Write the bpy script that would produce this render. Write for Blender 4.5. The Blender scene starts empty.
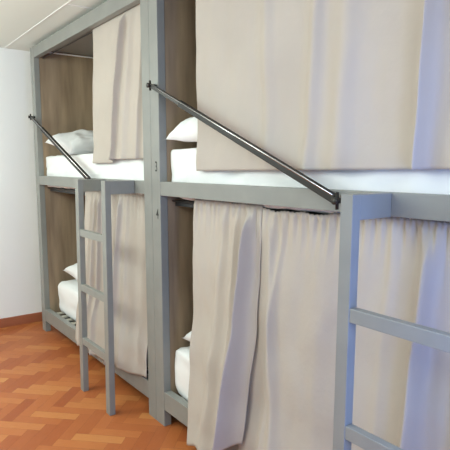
import bpy, bmesh, math, random
from mathutils import Vector, noise, Matrix
random.seed(4)
C = bpy.context.scene.collection
PI = math.pi

# ------------------------------------------------------------------ materials
def mat(name, col, rough=.5, metal=0.0, spec=.5):
    m = bpy.data.materials.new(name); m.use_nodes = True
    b = m.node_tree.nodes['Principled BSDF']
    b.inputs['Base Color'].default_value = (*col, 1)
    b.inputs['Roughness'].default_value = rough
    b.inputs['Metallic'].default_value = metal
    b.inputs['Specular IOR Level'].default_value = spec
    return m

def noisy(m, c1, c2, scale=(1, 1, 1), nscale=5, detail=4, bump=0.0, bscale=None, rough=None, lo=.3, hi=.7):
    nt = m.node_tree; N = nt.nodes; L = nt.links
    b = N['Principled BSDF']
    tc = N.new('ShaderNodeTexCoord'); mp = N.new('ShaderNodeMapping')
    mp.inputs['Scale'].default_value = scale
    L.new(tc.outputs['Object'], mp.inputs['Vector'])
    n = N.new('ShaderNodeTexNoise'); n.inputs['Scale'].default_value = nscale; n.inputs['Detail'].default_value = detail
    L.new(mp.outputs[0], n.inputs['Vector'])
    r = N.new('ShaderNodeValToRGB')
    r.color_ramp.elements[0].position = lo; r.color_ramp.elements[1].position = hi
    r.color_ramp.elements[0].color = (*c1, 1); r.color_ramp.elements[1].color = (*c2, 1)
    L.new(n.outputs['Fac'], r.inputs['Fac']); L.new(r.outputs[0], b.inputs['Base Color'])
    if bump:
        n2 = N.new('ShaderNodeTexNoise'); n2.inputs['Scale'].default_value = bscale or nscale; n2.inputs['Detail'].default_value = 3
        L.new(mp.outputs[0], n2.inputs['Vector'])
        bp = N.new('ShaderNodeBump'); bp.inputs['Strength'].default_value = bump; bp.inputs['Distance'].default_value = .01
        L.new(n2.outputs['Fac'], bp.inputs['Height']); L.new(bp.outputs[0], b.inputs['Normal'])
    return m

M = {}
M['paint'] = noisy(mat('grey_paint', (.3, .3, .3), .42), (.240, .245, .226), (.270, .274, .252), nscale=9)
M['panel_grey'] = mat('grey_board', (.30, .30, .28), .6)
M['wood'] = noisy(mat('brown_laminate', (.25, .18, .12), .55), (.21, .150, .095), (.45, .335, .215), scale=(6, 6, .7), nscale=2.2, detail=8, lo=.28, hi=.75)
M['curtain'] = noisy(mat('beige_cloth', (.6, .5, .45), .85, spec=.2), (.475, .424, .374), (.515, .462, .408), scale=(1, 1, 1), nscale=3, bump=.18, bscale=26)
M['linen'] = noisy(mat('white_linen', (.85, .85, .84), .8, spec=.2), (.84, .85, .84), (.88, .88, .87), nscale=4, bump=.35, bscale=11)
M['wall'] = noisy(mat('white_wall_paint', (.8, .8, .8), .7), (.89, .90, .89), (.91, .92, .91), nscale=2, bump=.05, bscale=60)
M['ceiling'] = mat('ceiling_panel_white', (.86, .90, .83), .6)
M['trimw'] = mat('white_trim_gloss', (.9, .9, .88), .3)
M['black'] = mat('black_metal', (.022, .02, .017), .5, 0, .3)
M['steel'] = mat('dark_steel', (.04, .037, .032), .42, .2)
M['glint'] = mat('glint_metal', (.7, .7, .7), .25, 1)
M['slat'] = mat('pale_slat', (.62, .58, .5), .5)
M['darkbase'] = mat('black_frame_and_shade', (.02, .02, .02), .5)
M['ink'] = mat('black_number', (.01, .01, .01), .5)
M['basew'] = noisy(mat('red_wood_baseboard', (.4, .15, .07), .4), (.30, .095, .045), (.40, .14, .07), scale=(1, 8, 8), nscale=3)

# floor: one colour per block, light grain across it
fm = mat('parquet_oak', (.5, .2, .08), .42, 0, .3); nt = fm.node_tree; N = nt.nodes; L = nt.links
at = N.new('ShaderNodeAttribute'); at.attribute_name = 'tone'
tc = N.new('ShaderNodeUVMap'); tc.uv_map = 'UVMap'
mp = N.new('ShaderNodeMapping'); mp.inputs['Scale'].default_value = (3, 60, 1)
nn = N.new('ShaderNodeTexNoise'); nn.inputs['Scale'].default_value = 1.5; nn.inputs['Detail'].default_value = 5
L.new(tc.outputs[0], mp.inputs[0]); L.new(mp.outputs[0], nn.inputs['Vector'])
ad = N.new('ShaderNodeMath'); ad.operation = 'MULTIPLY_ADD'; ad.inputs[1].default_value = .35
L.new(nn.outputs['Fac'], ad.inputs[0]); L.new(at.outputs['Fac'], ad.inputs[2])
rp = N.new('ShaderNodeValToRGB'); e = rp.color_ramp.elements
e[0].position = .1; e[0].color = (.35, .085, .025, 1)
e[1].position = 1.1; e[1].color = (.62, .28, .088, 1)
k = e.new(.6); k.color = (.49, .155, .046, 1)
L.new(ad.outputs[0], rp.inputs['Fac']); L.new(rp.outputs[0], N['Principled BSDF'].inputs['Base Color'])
M['floor'] = fm
M['grout'] = mat('floor_joint', (.16, .06, .03), .6)

# ------------------------------------------------------------------ helpers
def tag(o, label=None, cat=None, group=None, kind=None):
    if label: o['label'] = label
    if cat: o['category'] = cat
    if group: o['group'] = group
    if kind: o['kind'] = kind
    return o

def empty(name, loc, label, cat, group=None, rz=0):
    o = bpy.data.objects.new(name, None); C.objects.link(o)
    o.location = loc; o.rotation_euler = (0, 0, rz); o.empty_display_size = .1
    return tag(o, label, cat, group)

def obj(name, bm, m, parent=None, smooth=False):
    me = bpy.data.meshes.new(name)
    bmesh.ops.recalc_face_normals(bm, faces=bm.faces)
    if smooth:
        for f in bm.faces: f.smooth = True
    bm.to_mesh(me); bm.free()
    me.materials.append(M[m] if isinstance(m, str) else m)
    o = bpy.data.objects.new(name, me); C.objects.link(o)
    if parent:
        o.parent = parent
    return o

def box(bm, x0, x1, y0, y1, z0, z1, bev=.002):
    r = bmesh.ops.create_cube(bm, size=1)
    vs = r['verts']
    for v in vs:
        v.co = Vector(((x0 + x1) / 2 + v.co.x * (x1 - x0), (y0 + y1) / 2 + v.co.y * (y1 - y0), (z0 + z1) / 2 + v.co.z * (z1 - z0)))
    if bev:
        es = list({e for v in vs for e in v.link_edges})
        bmesh.ops.bevel(bm, geom=es, offset=bev, segments=2, affect='EDGES', profile=.5)
    return bm

def bx(*a, **k): return box(bmesh.new(), *a, **k)

def tube(bm, a, b, r, n=16):
    a = Vector(a); b = Vector(b); d = b - a
    q = d.to_track_quat('Z', 'Y').to_matrix().to_4x4()
    bmesh.ops.create_cone(bm, cap_ends=True, segments=n, radius1=r, radius2=r, depth=d.length,
                          matrix=Matrix.Translation((a + b) / 2) @ q)
    return bm

def structure(name, bm, m):
    o = obj(name, bm, m); o['kind'] = 'structure'; return o

# ------------------------------------------------------------------ the room
YW = 4.70      # far wall
XR = 0.98      # wall behind the bunks
ZC = 2.372
structure('wall_far', bx(-3.0, XR + .1, YW, YW + .12, 0, ZC + .1, bev=0), 'wall')
structure('wall_right', bx(XR, XR + .12, -1.2, YW, 0, ZC + .1, bev=0), 'wall')
structure('ceiling', bx(-3.0, XR, -1.2, YW, ZC, ZC + .1, bev=0), 'ceiling')
structure('trim_1', bx(-.136, -.128, -1.2, YW, ZC - .003, ZC, bev=0), 'trimw')
structure('trim_2', bx(-.128, XR, 3.214, 3.222, ZC - .003, ZC, bev=0), 'trimw')
structure('baseboard_far', bx(-3.0, XR, YW - .014, YW, 0, .082, bev=.003), 'basew')

def build_floor():
    bm = bmesh.new(); w = .068; n = 4; g = .0004
    col = bm.loops.layers.float_color.new('tone'); uv = bm.loops.layers.uv.new('UVMap')
    s2 = math.sqrt(.5); ox, oy = -.359, 2.511
    def W(u, v): return ox + (u + v) * s2 * w, oy + (v - u) * s2 * w
    def rect(u0, u1, v0, v1, hor):
        cx, cy = W((u0 + u1) / 2, (v0 + v1) / 2)
        if cx < -3.2 or cx > 1.2 or cy < -1.4 or cy > 4.95: return
        gg = g / w
        vs = [bm.verts.new((*W(a, b), 0)) for a, b in ((u0 + gg, v0 + gg), (u1 - gg, v0 + gg), (u1 - gg, v1 - gg), (u0 + gg, v1 - gg))]
        f = bm.faces.new(vs)
        if f.normal.z < 0: f.normal_flip()
        t = random.gauss(.44 if hor else .14, .12)  # one block direction toned lighter, directional sheen put into the colour
        k1, k2 = random.random() * 50, random.random() * 50
        uvs = ((0, 0), (1, 0), (1, 1 / n), (0, 1 / n))
        if not hor: uvs = ((0, 0), (0, 1 / n), (1, 1 / n), (1, 0))
        for l, q in zip(f.loops, uvs):
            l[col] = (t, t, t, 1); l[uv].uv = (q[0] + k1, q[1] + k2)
    for m_ in range(-16, 17):
        for k_ in range(-90, 90):
            u, v = k_ + m_ * n, k_ - m_ * n
            rect(u, u + n, v, v + 1, True)
            rect(u + n, u + n + 1, v + 1 - n, v + 1, False)
    for co, no in (((.98, 0, 0), (1, 0, 0)), ((0, 4.7, 0), (0, 1, 0)), ((-3.0, 0, 0), (-1, 0, 0)), ((0, -1.2, 0), (0, -1, 0))):
        bmesh.ops.bisect_plane(bm, geom=bm.verts[:] + bm.edges[:] + bm.faces[:], plane_co=co, plane_no=no, clear_outer=True)
    me_bm = bm
    me = bpy.data.meshes.new('floor')
    # the slab under the blocks is part of the same floor
    box(me_bm, -3.0, .98, -1.2, 4.7, -.06, -.0008, bev=0)
    me_bm.normal_update()
    for f in me_bm.faces:
        if abs(f.calc_center_median().z) < 1e-5:
            f.material_index = 0
            if f.normal.z < 0: f.normal_flip()
        else: f.material_index = 1
    me_bm.to_mesh(me); me_bm.free()
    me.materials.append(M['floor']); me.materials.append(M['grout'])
    o = bpy.data.objects.new('floor', me); C.objects.link(o); o['kind'] = 'structure'
build_floor()

# ------------------------------------------------------------------ bunk beds (front plane x=0, y along the row)
W_ = .087; D_ = .043; BACK = .93
ZT, ZTB, ZM, ZMB, ZB, ZBB = 2.343, 2.256, 1.316, 1.244, .196, .094

def text_part(s, size, loc, parent, label):
    cu = bpy.data.curves.new('number', 'FONT'); cu.body = s; cu.size = size; cu.extrude = .0004
    cu.align_x = 'CENTER'; cu.offset = .0002
    tmp = bpy.data.objects.new('tmp', cu); C.objects.link(tmp)
    dg = bpy.context.evaluated_depsgraph_get()
    me = bpy.data.meshes.new_from_object(tmp.evaluated_get(dg))
    bpy.data.objects.remove(tmp)
    # text faces -x : its right is -y
    R = Matrix(((0, 0, -1), (-1, 0, 0), (0, 1, 0)))
    for v in me.vertices: v.co = R @ Vector((v.co.x * .68, v.co.y * .95, v.co.z))
    me.materials.clear(); me.materials.append(M['ink'])
    o = bpy.data.objects.new('number', me); C.objects.link(o); o.parent = parent; o.location = loc
    o['label'] = label
    return o

def bunk(y0, y1, label, front_number=None):
    """y0 near end, y1 far end, local origin at the front near foot"""
    t = empty('bunk_bed', (0, y0, 0), label, 'bunk bed', 'built-in bunk beds in a row')
    Ln = y1 - y0
    for yy in (0, Ln - W_):
        obj('post', bx(0, D_, yy, yy + W_, 0, ZT), 'paint', t)
        obj('post', bx(BACK - D_, BACK, yy, yy + W_, 0, ZT), 'paint', t)
    a, b = W_, Ln - W_
    e = .0005
    for zz, n in (((ZTB, ZT), 'top_rail'), ((ZMB, ZM), 'middle_rail'), ((ZBB, ZB), 'bottom_rail')):
        obj(n, bx(0.001, D_, a + e, b - e, zz[0], zz[1] - .001), 'paint', t)
        obj(n, bx(BACK - D_, BACK, a + e, b - e, zz[0], zz[1] - .001), 'paint', t)
    # end boards of brown laminate
    for yy in (W_ - .022, Ln - W_ + .002):
        obj('end_board', bx(D_ + .001, BACK - D_ - .001, yy, yy + .02, .10, ZT - .02, bev=0), 'wood', t)
    obj('back_board', bx(BACK - .001, BACK + .016, 0.01, Ln - .01, .10, ZT - .02, bev=0), 'wood', t)
    obj('top_board', bx(D_ + .001, BACK - D_ - .001, 0.09, Ln - .09, ZT - .022, ZT - .004, bev=0), 'panel_grey', t)
    obj('upper_bed_board', bx(D_ + .045, BACK - D_ - .001, a + .002, b - .002, 1.188, 1.218, bev=0), 'darkbase', t)  # black colour carries the shade of the gap under the middle rail
    # lower slat frame: black side bars and pale cross slats
    f = bmesh.new()
    box(f, D_ + .004, D_ + .030, a + .01, b - .01, .118, .1505, bev=.001)
    box(f, BACK - D_ - .022, BACK - D_ - .006, a + .01, b - .01, .118, .1505, bev=.001)
    box(f, D_ + .030, BACK - D_ - .022, a + .01, b - .01, .119, .124, bev=0)  # thin black sheet standing in for the shade between the slats
    obj('slat_frame', f, 'darkbase', t)
    n = 16
    for i in range(n):
        y = a + .03 + (b - a - .09) * i / (n - 1)
        obj('slat', bx(D_ + .024, BACK - D_ - .008, y - .024, y + .024, .1515, .160, bev=0), 'slat', t)
    # white rods under the top board across the bed, curtain rods along the front
    r = bmesh.new(); tube(r, (D_ + .02, Ln - W_ - .012, ZT - .036), (BACK - D_ - .02, Ln - W_ - .012, ZT - .036), .006, 10)
    tag(obj('cross_rod', r, 'trimw', t, True), 'thin white rod')
    for zz in (ZTB + .002, ZMB - .030):
        r = bmesh.new(); tube(r, (.073, a, zz), (.073, b, zz), .004, 10)
        obj('curtain_rod', r, 'steel', t, True)
    return t

YC = 2.429; YF = 4.441; YN = YC - (YF - YC)
far = bunk(YC + .0008, YF, 'far grey painted bunk bed against the wall end, its curtains covering only the right part')
near = bunk(YN, YC - .0008, 'near grey painted bunk bed with black numbers 3 and 4 on its post')
text_part('3', .078, (-.0004, YC - .052 - YN, 1.367), near, 'black number 3')
text_part('4', .078, (-.0004, YC - .055 - YN, 1.123), near, 'black number 4')

# ------------------------------------------------------------------ ladders
def ladder(yn, yf, w, label, rungs, lean=.02):
    """yn: near edge of near stile, yf: near edge of far stile"""
    X = -.1745; d = .034
    t = empty('ladder', (X, yn, 0), label, 'ladder', 'grey wooden ladders hooked on the bunks')
    for yy in (0, yf - yn):
        obj('stile', bx(0, d, yy, yy + w, 0, 1.316), 'paint', t)
        obj('hook_arm', bx(d - .0005, -X - .001, yy + .001, yy + w - .001, 1.243, 1.315), 'paint', t)
    for zt in rungs:
        obj('rung', bx(.001, .028, w - .0005, yf - yn + .0005, zt - .041, zt), 'paint', t)
    for o in t.children:
        if not o.name.startswith('hook'):
            for v in o.data.vertices: v.co.x -= lean * (1 - min(1, v.co.z / 1.24))
    return t
ladder(2.628, 3.020, .052, 'grey wooden ladder on the far bunk bed, both its feet showing on the parquet', (1.018, .682, .347), .012)
ladder(.548, .948, .044, 'grey wooden ladder on the near bunk bed, cut off by the right edge', (.995, .648, .318), .024)

# ------------------------------------------------------------------ diagonal guard bars
def guard(a, b, label, split=.22):
    a = Vector(a); b = Vector(b); d = (b - a)
    t = empty('guard_bar', a, label, 'guard bar', 'black metal guard bars across the upper bunks')
    L_ = d.length; u = d.normalized(); q = Matrix((Vector((1, 0, 0)), u, Vector((1, 0, 0)).cross(u))).transposed()
    def bar(bm, s0, s1, hx, hz, off=0):
        tmp = bmesh.new(); box(tmp, -hx, hx, s0, s1, -hz + off, hz + off, bev=min(hx, hz) * .45)
        for v in tmp.verts: v.co = q @ v.co
        me = bpy.data.meshes.new('t'); tmp.to_mesh(me); tmp.free(); bm.from_mesh(me); bpy.data.meshes.remove(me)
        return bm
    obj('inner_bar', bar(bmesh.new(), 0, L_, .008, .0105), 'steel', t)
    s = bar(bmesh.new(), L_ * split, L_ - .01, .0105, .0155); obj('outer_sleeve', s, 'black', t)
    h = bmesh.new(); 
    tube(h, q @ Vector((-.0090, .015, -.0085)), q @ Vector((-.0105, L_ - .02, -.0115)), .003, 10)
    tag(obj('highlight_strip', h, 'glint', t, True), 'bright strip shaped as the highlight along the bar')  # strip added to imitate the highlight on the lower edge
    for p, ww in ((Vector((0, 0, 0)), .016), (d, .02)):
        e = bmesh.new()
        tube(e, p + Vector((-.014, 0, 0)), p + Vector((.029, 0, 0)), .009, 14)
        tube(e, p + Vector((-.004, 0, -ww - .008)), p + Vector((-.004, 0, ww + .008)), .0055, 12)
        br = obj('end_bracket', e, 'black', t, True)
        e = bmesh.new(); tube(e, p + Vector((-.02, 0, 0)), p + Vector((-.014, 0, 0)), .012, 12)
        obj('bolt', e, 'steel', br, True)
    return t
guard((-.03, 4.39, 1.790), (-.03, 3.196, 1.304), 'black metal bar slanting down from the far end post to the far ladder')
guard((-.03, 2.362, 1.793), (-.03, 1.130, 1.283), 'long black metal bar slanting down from the middle post to the near ladder')

# ------------------------------------------------------------------ mattresses and pillows
def mattress(x0, x1, y0, y1, z0, z1, rad, label, seed, wr=.006):
    bm = bmesh.new(); NX, NY, NZ = 20, 60, 12
    # rounded box from a subdivided cube grid
    cx, cy, cz = (x0 + x1) / 2, (y0 + y1) / 2, (z0 + z1) / 2
    hx, hy, hz = (x1 - x0) / 2, (y1 - y0) / 2, (z1 - z0) / 2
    vd = {}
    def V(i, j, k_):
        key = (i, j, k_)
        if key in vd: return vd[key]
        p = Vector(((i / NX * 2 - 1) * hx, (j / NY * 2 - 1) * hy, (k_ / NZ * 2 - 1) * hz))
        inner = Vector((max(-hx + rad, min(hx - rad, p.x)), max(-hy + rad, min(hy - rad, p.y)), max(-hz + rad, min(hz - rad, p.z))))
        dlt = p - inner
        if dlt.length > 1e-9: p = inner + dlt.normalized() * rad
        s = p * 1.0 + Vector((seed * 3.1, 0, 0))
        nv = dlt.normalized() if dlt.length > 1e-9 else Vector((0, 0, 1))
        a = noise.noise(Vector((s.x * 5, s.y * 4, s.z * 9))) * wr + noise.noise(Vector((s.x * 14, s.y * 9 + s.z * 12, s.z * 16))) * wr * .6
        p -= nv * (abs(a) if p.z < 0 else max(0, a))
        vd[key] = bm.verts.new(p + Vector((cx, cy, cz)) - Vector((cx, cy, z0)))
        return vd[key]
    def face(a, b, c, d): bm.faces.new((a, b, c, d))
    for i in range(NX):
        for j in range(NY):
            for k_ in (0, NZ): face(V(i, j, k_), V(i + 1, j, k_), V(i + 1, j + 1, k_), V(i, j + 1, k_))
    for i in range(NX):
        for k_ in range(NZ):
            for j in (0, NY): face(V(i, j, k_), V(i + 1, j, k_), V(i + 1, j, k_ + 1), V(i, j, k_ + 1))
    for j in range(NY):
        for k_ in range(NZ):
            for i in (0, NX): face(V(i, j, k_), V(i, j + 1, k_), V(i, j + 1, k_ + 1), V(i, j, k_ + 1))
    o = obj('mattress', bm, 'linen', None, True); o.location = (cx, cy, z0)
    return tag(o, label, 'mattress', 'mattresses in the bunks')

mattress(.052, .88, YC + .095, 4.353, 1.220, 1.480, .022, 'white sheeted mattress on the upper level of the far bunk bed', 1, .018)
mattress(.050, .88, YN + .1, 2.340, 1.220, 1.486, .03, 'white sheeted mattress on the upper level of the near bunk bed', 2, .024)
mattress(.085, .87, YC + .095, 4.315, .163, .44, .06, 'white mattress on the lower level of the far bunk bed, slats showing beneath', 3, .011)
mattress(.050, .87, YN + .1, 2.340, .163, .432, .04, 'white mattress at the bottom of the near bunk bed, a sliver left of the curtain', 4, .016)

def pillow(loc, a, b, h, label, seed, rot=(0, 0, 0), wr=.022):
    bm = bmesh.new(); n = 34; top = {}; bot = {}
    def P(i, j, s):
        u = i / n * 2 - 1; v = j / n * 2 - 1
        ex = max(0, (1 - u ** 4)) * max(0, (1 - v ** 4))
        x = a * u * (1 - .09 * (1 - v * v)) if abs(u) > .999 else a * u * (1 - .09 * (1 - v * v) * abs(u) ** 3)
        y = b * v * (1 - .09 * (1 - u * u) * abs(v) ** 3)
        z = h * ex ** .55
        nz = noise.noise(Vector((x * 8 + seed, y * 8, s * 3))) * wr + noise.noise(Vector((x * 18 + seed, y * 18, s * 5))) * wr * .5
        z = max(0, z + nz * min(1, ex * 3))
        if s < 0: z *= .45
        return Vector((x, y, s * z - .38 * h * (1 - ex ** .5)))
    for i in range(n + 1):
        for j in range(n + 1):
            top[i, j] = bm.verts.new(P(i, j, 1))
            edge = i in (0, n) or j in (0, n)
            bot[i, j] = top[i, j] if edge else bm.verts.new(P(i, j, -1))
    for i in range(n):
        for j in range(n):
            bm.faces.new((top[i, j], top[i + 1, j], top[i + 1, j + 1], top[i, j + 1]))
            q = (bot[i, j], bot[i, j + 1], bot[i + 1, j + 1], bot[i + 1, j])
            try: bm.faces.new(q)
            except ValueError: pass
    bmesh.ops.rotate(bm, verts=bm.verts, cent=(0, 0, 0), matrix=Matrix.Rotation(rot[1], 3, 'Y') @ Matrix.Rotation(rot[0], 3, 'X'))
    zmin = min(v.co.z for v in bm.verts)
    for v in bm.verts: v.co.z -= zmin
    o = obj('pillow', bm, 'linen', None, True); o.location = loc; o.rotation_euler = (0, 0, rot[2])
    return tag(o, label, 'pillow', 'white pillows in the bunks')

pillow((.40, 4.08, 1.478), .345, .25, .09, 'plump white pillow on the upper far bunk under the slanting bar', 1, (.22, -.02, .06))
pillow((.34, 2.065, 1.481), .32, .26, .100, 'white pillow on the upper near bunk, creased corner beside the curtain', 2, (.09, -.05, .05), .03)
pillow((.46, 4.02, .437), .33, .23, .08, 'white pillow on the lower far bunk, partly behind the far ladder', 3, (.20, 0, .02))
pillow((.40, 2.08, .431), .31, .22, .075, 'white pillow on the lower near bunk, only its tip beside the curtain', 4, (.12, 0, .02))

# ------------------------------------------------------------------ curtains
def lerp(a, b, t): return a + (b - a) * t
def sm(t): t = max(0, min(1, t)); return t * t * (3 - 2 * t)
def piece(tab, z):
    for (z0, v0), (z1, v1) in zip(tab, tab[1:]):
        if (z0 - z) * (z - z1) >= 0: return lerp(v0, v1, sm((z - z0) / (z1 - z0)))
    return tab[0][1] if abs(z - tab[0][0]) < abs(z - tab[-1][0]) else tab[-1][1]

def curtain(yf, yn, zt, zb, base, folds, label, seed, ruffle=0.0, sag=None, nz=90, dy=.006, wr=.0035):
    """yf, yn: tables (z,y) of far and near edge; zb: function s->hem z; folds: (s at top, s at hem, width top, width hem, depth top, depth hem, shear)"""
    bm = bmesh.new()
    width = abs(yf[0][1] - yn[0][1]); nc = int(width / dy)
    oy = (yf[0][1] + yn[0][1]) / 2; g = []
    for r in range(nz + 1):
        row = []
        for c in range(nc + 1):
            s = c / nc
            zz = lerp(zt, zb(s), (r / nz))
            t = r / nz
            y = lerp(piece(yf, zz), piece(yn, zz), s)
            x = piece(base, zz)
            wloc = abs(piece(yf, zz) - piece(yn, zz))
            grow = sm(t * 9 + .05)
            shift = 0
            for (s0, s1, w0, w1, a0, a1, sh) in folds:
                d = (s - lerp(s0, s1, t ** .9)) * wloc; w = lerp(w0, w1, t); a = lerp(a0, a1, t)
                f = math.exp(-(d / w) ** 2)
                x -= a * f * grow * (1 + sh * math.tanh(d / w * 1.6))
                shift += -sh * a * .6 * f * grow
            y += shift
            P = Vector((s * width * 6 + seed * 7, zz * 2.2, seed))
            x += noise.noise(P) * wr * 2.2 * grow + noise.noise(Vector((s * width * 16, zz * 7, seed * 3))) * wr * grow
            if ruffle:
                k_ = math.exp(-((zt - zz) / .05))
                ph = s * width * 2 * PI / .021 + 4.5 * noise.noise(Vector((s * width * 11, seed, 0)))
                x += math.sin(ph) * ruffle * k_ * (1 if zt - zz > .018 else .6)
                k2 = math.exp(-((zt - zz - .02) / .10) ** 2) if zt - zz > .02 else 0
                x += math.sin(ph * .42 + seed) * ruffle * .9 * k2
                zz += k_ * (.002 * math.sin(ph) + .008 * noise.noise(Vector((s * width * 14, seed * 5, 0))))
                if sag: zz -= k_ * sag(s)
            row.append(bm.verts.new((x, y - oy, zz)))
        g.append(row)
    for r in range(nz):
        for c in range(nc):
            bm.faces.new((g[r][c], g[r][c + 1], g[r + 1][c + 1], g[r + 1][c]))
    o = obj('curtain', bm, 'curtain', None, True)
    zmin = zt
    o.location = (0, oy, 0)
    md = o.modifiers.new('thick', 'SOLIDIFY'); md.thickness = .0016; md.offset = 0
    return tag(o, label, 'curtain', 'beige curtains of the bunks')

# upper far: flat panel, folds beside the middle post
def CUR(*a, **k): return curtain(*a, **k)
CUR([(2.27, 3.275), (1.4, 3.285)], [(2.27, 2.520), (1.4, 2.522)], 2.27,
    lambda s: 1.412 + .022 * sm((s - .38) / .05),
    [(2.27, .055), (1.55, .036), (1.4, .028)],
    [(.62, .42, .016, .022, .030, .030, 1.2), (.74, .60, .03, .045, .020, .020, .5), (.93, .86, .016, .026, .018, .024, .8)],
    'cream curtain on the upper far bunk, flat panel with folds beside the middle post', 1)
# upper near
CUR([(2.27, 2.075), (1.38, 2.040)], [(2.27, .512), (1.38, .512)], 2.27,
    lambda s: 1.372 + .016 * s,
    [(2.27, .055), (1.55, .036), (1.4, .024)],
    [(.31, .32, .035, .045, .022, .010, .4), (.50, .46, .040, .045, .028, .024, .5), (.59, .55, .050, .060, .028, .022, .4),
     (.765, .745, .034, .034, .050, .040, 1.2), (.86, .85, .05, .06, .034, .034, .3), (.97, .97, .05, .06, .03, .03, .3)],
    'wide cream curtain on the upper near bunk above the long slanting bar', 2)
# lower far
CUR([(1.235, 3.50), (.9, 3.52), (.15, 3.62)], [(1.235, 2.520), (.2, 2.520)], 1.240,
    lambda s: .135 + .035 * sm((s - .45) / .2) + .045 * sm((s - .75) / .25),
    [(1.235, .058), (.6, .030), (.30, -.006), (.13, -.016)],
    [(.13, .10, .014, .04, .020, .028, .5), (.20, .20, .014, .030, .026, .030, .9), (.27, .31, .014, .030, .024, .026, .9), (.58, .54, .016, .04, .026, .034, .9), (.66, .68, .016, .05, .010, .014, .5)],
    'pinkish beige curtain of the lower far bunk, hanging behind the far ladder', 3, ruffle=.0065)
# lower near, two of them meeting at a dark crease
CUR([(1.235, 2.105), (.8, 2.095), (.1, 2.06)], [(1.235, 1.60), (.7, 1.60), (.35, 1.63), (.03, 1.675)], 1.238,
    lambda s: .035 + .185 * s ** 1.2 + .006 * math.sin(s * 9),
    [(1.235, .056), (.75, .030), (.45, .0), (.20, -.020), (.03, -.035)],
    [(.50, .36, .022, .070, .010, .045, .5), (.66, .60, .018, .040, .018, .030, .8), (.84, .72, .026, .055, .045, .090, 1.0)],
    'pinkish beige curtain of the lower near bunk, left piece trailing down to the floor', 4, ruffle=.0065, wr=.006)
CUR([(1.235, 1.625), (.7, 1.67), (.03, 1.70)], [(1.235, .512), (.03, .512)], 1.238,
    lambda s: .05 + .14 * math.exp(-s / .05) + .01 * math.sin(s * 12),
    [(1.235, .056), (.75, .038), (.45, .022), (.20, -.008), (.03, -.014)],
    [(.05, .20, .024, .045, .016, .030, .6), (.13, .12, .014, .03, .008, .014, .6), (.33, .35, .06, .08, .008, .010, .3), (.58, .56, .035, .03, .010, .008, .5),
     (.68, .65, .035, .055, .026, .075, 1.0), (.80, .80, .03, .035, .014, .022, .6), (.90, .89, .03, .04, .014, .030, .5)],
    'pinkish beige curtain of the lower near bunk, wide right piece behind the near ladder', 5, ruffle=.0065, wr=.0045,
    sag=lambda s: .017 * sm(s / .04) * (1 - sm((s - .30) / .12)))

# ------------------------------------------------------------------ light
w = bpy.data.worlds.new('daylight'); bpy.context.scene.world = w; w.use_nodes = True
bg = w.node_tree.nodes['Background']; bg.inputs[0].default_value = (.86, 1.0, .99, 1); bg.inputs[1].default_value = .38
def area(name, loc, tgt, sx, sy, col, p):
    l = bpy.data.lights.new(name, 'AREA'); l.shape = 'RECTANGLE'; l.size = sx; l.size_y = sy; l.color = col; l.energy = p
    o = bpy.data.objects.new(name, l); C.objects.link(o); o.location = loc
    o.rotation_euler = (Vector(tgt) - Vector(loc)).to_track_quat('-Z', 'Y').to_euler()
    return o
area('near_fill', (-1.5, -.9, 1.9), (.1, 1.1, 1.7), .8, 1.0, (.80, .90, 1.0), 16)  # unseen cool light added to brighten the near upper curtain
def lamp(name, loc, p, col, size):
    pl = bpy.data.lights.new(name, 'POINT'); pl.energy = p; pl.color = col; pl.shadow_soft_size = size
    po = bpy.data.objects.new(name, pl); C.objects.link(po); po.location = loc
lamp('overhead_light', (-1.85, 3.4, 2.0), 68, (.90, 1.0, .95), .5)
lamp('overhead_light', (-1.8, 1.75, 2.1), 44, (.90, 1.0, .95), .5)  # second unseen light, added as fill for the near half
area('blue_fill', (-.42, .08, .98), (-.12, 1.0, .88), .30, 1.1, (.09, .28, 1.0), 9)  # unseen blue light added close by to tint near ladder and folds

# ------------------------------------------------------------------ camera
f, pitch, yaw, roll, d = 521.0853, .115384, .633387, .0044829, 1.309304
cd = bpy.data.cameras.new('camera'); cam = bpy.data.objects.new('camera', cd); C.objects.link(cam)
cd.sensor_width = 36; cd.sensor_fit = 'HORIZONTAL'; cd.lens = 36 * f / 450; cd.clip_start = .02
fw = Vector((math.sin(yaw) * math.cos(pitch), math.cos(yaw) * math.cos(pitch), -math.sin(pitch)))
rt = Vector((math.cos(yaw), -math.sin(yaw), 0)); up = rt.cross(fw)
r2 = rt * math.cos(roll) - up * math.sin(roll); u2 = rt * math.sin(roll) + up * math.cos(roll)
R = Matrix((r2, u2, -fw)).transposed().to_4x4()
cam.matrix_world = Matrix.Translation((-d, 0, 1.4)) @ R
bpy.context.scene.camera = cam
vs = bpy.context.scene.view_settings
vs.view_transform = 'Standard'; vs.look = 'None'; vs.gamma = 1; vs.use_curve_mapping = False; vs.exposure = 0.40
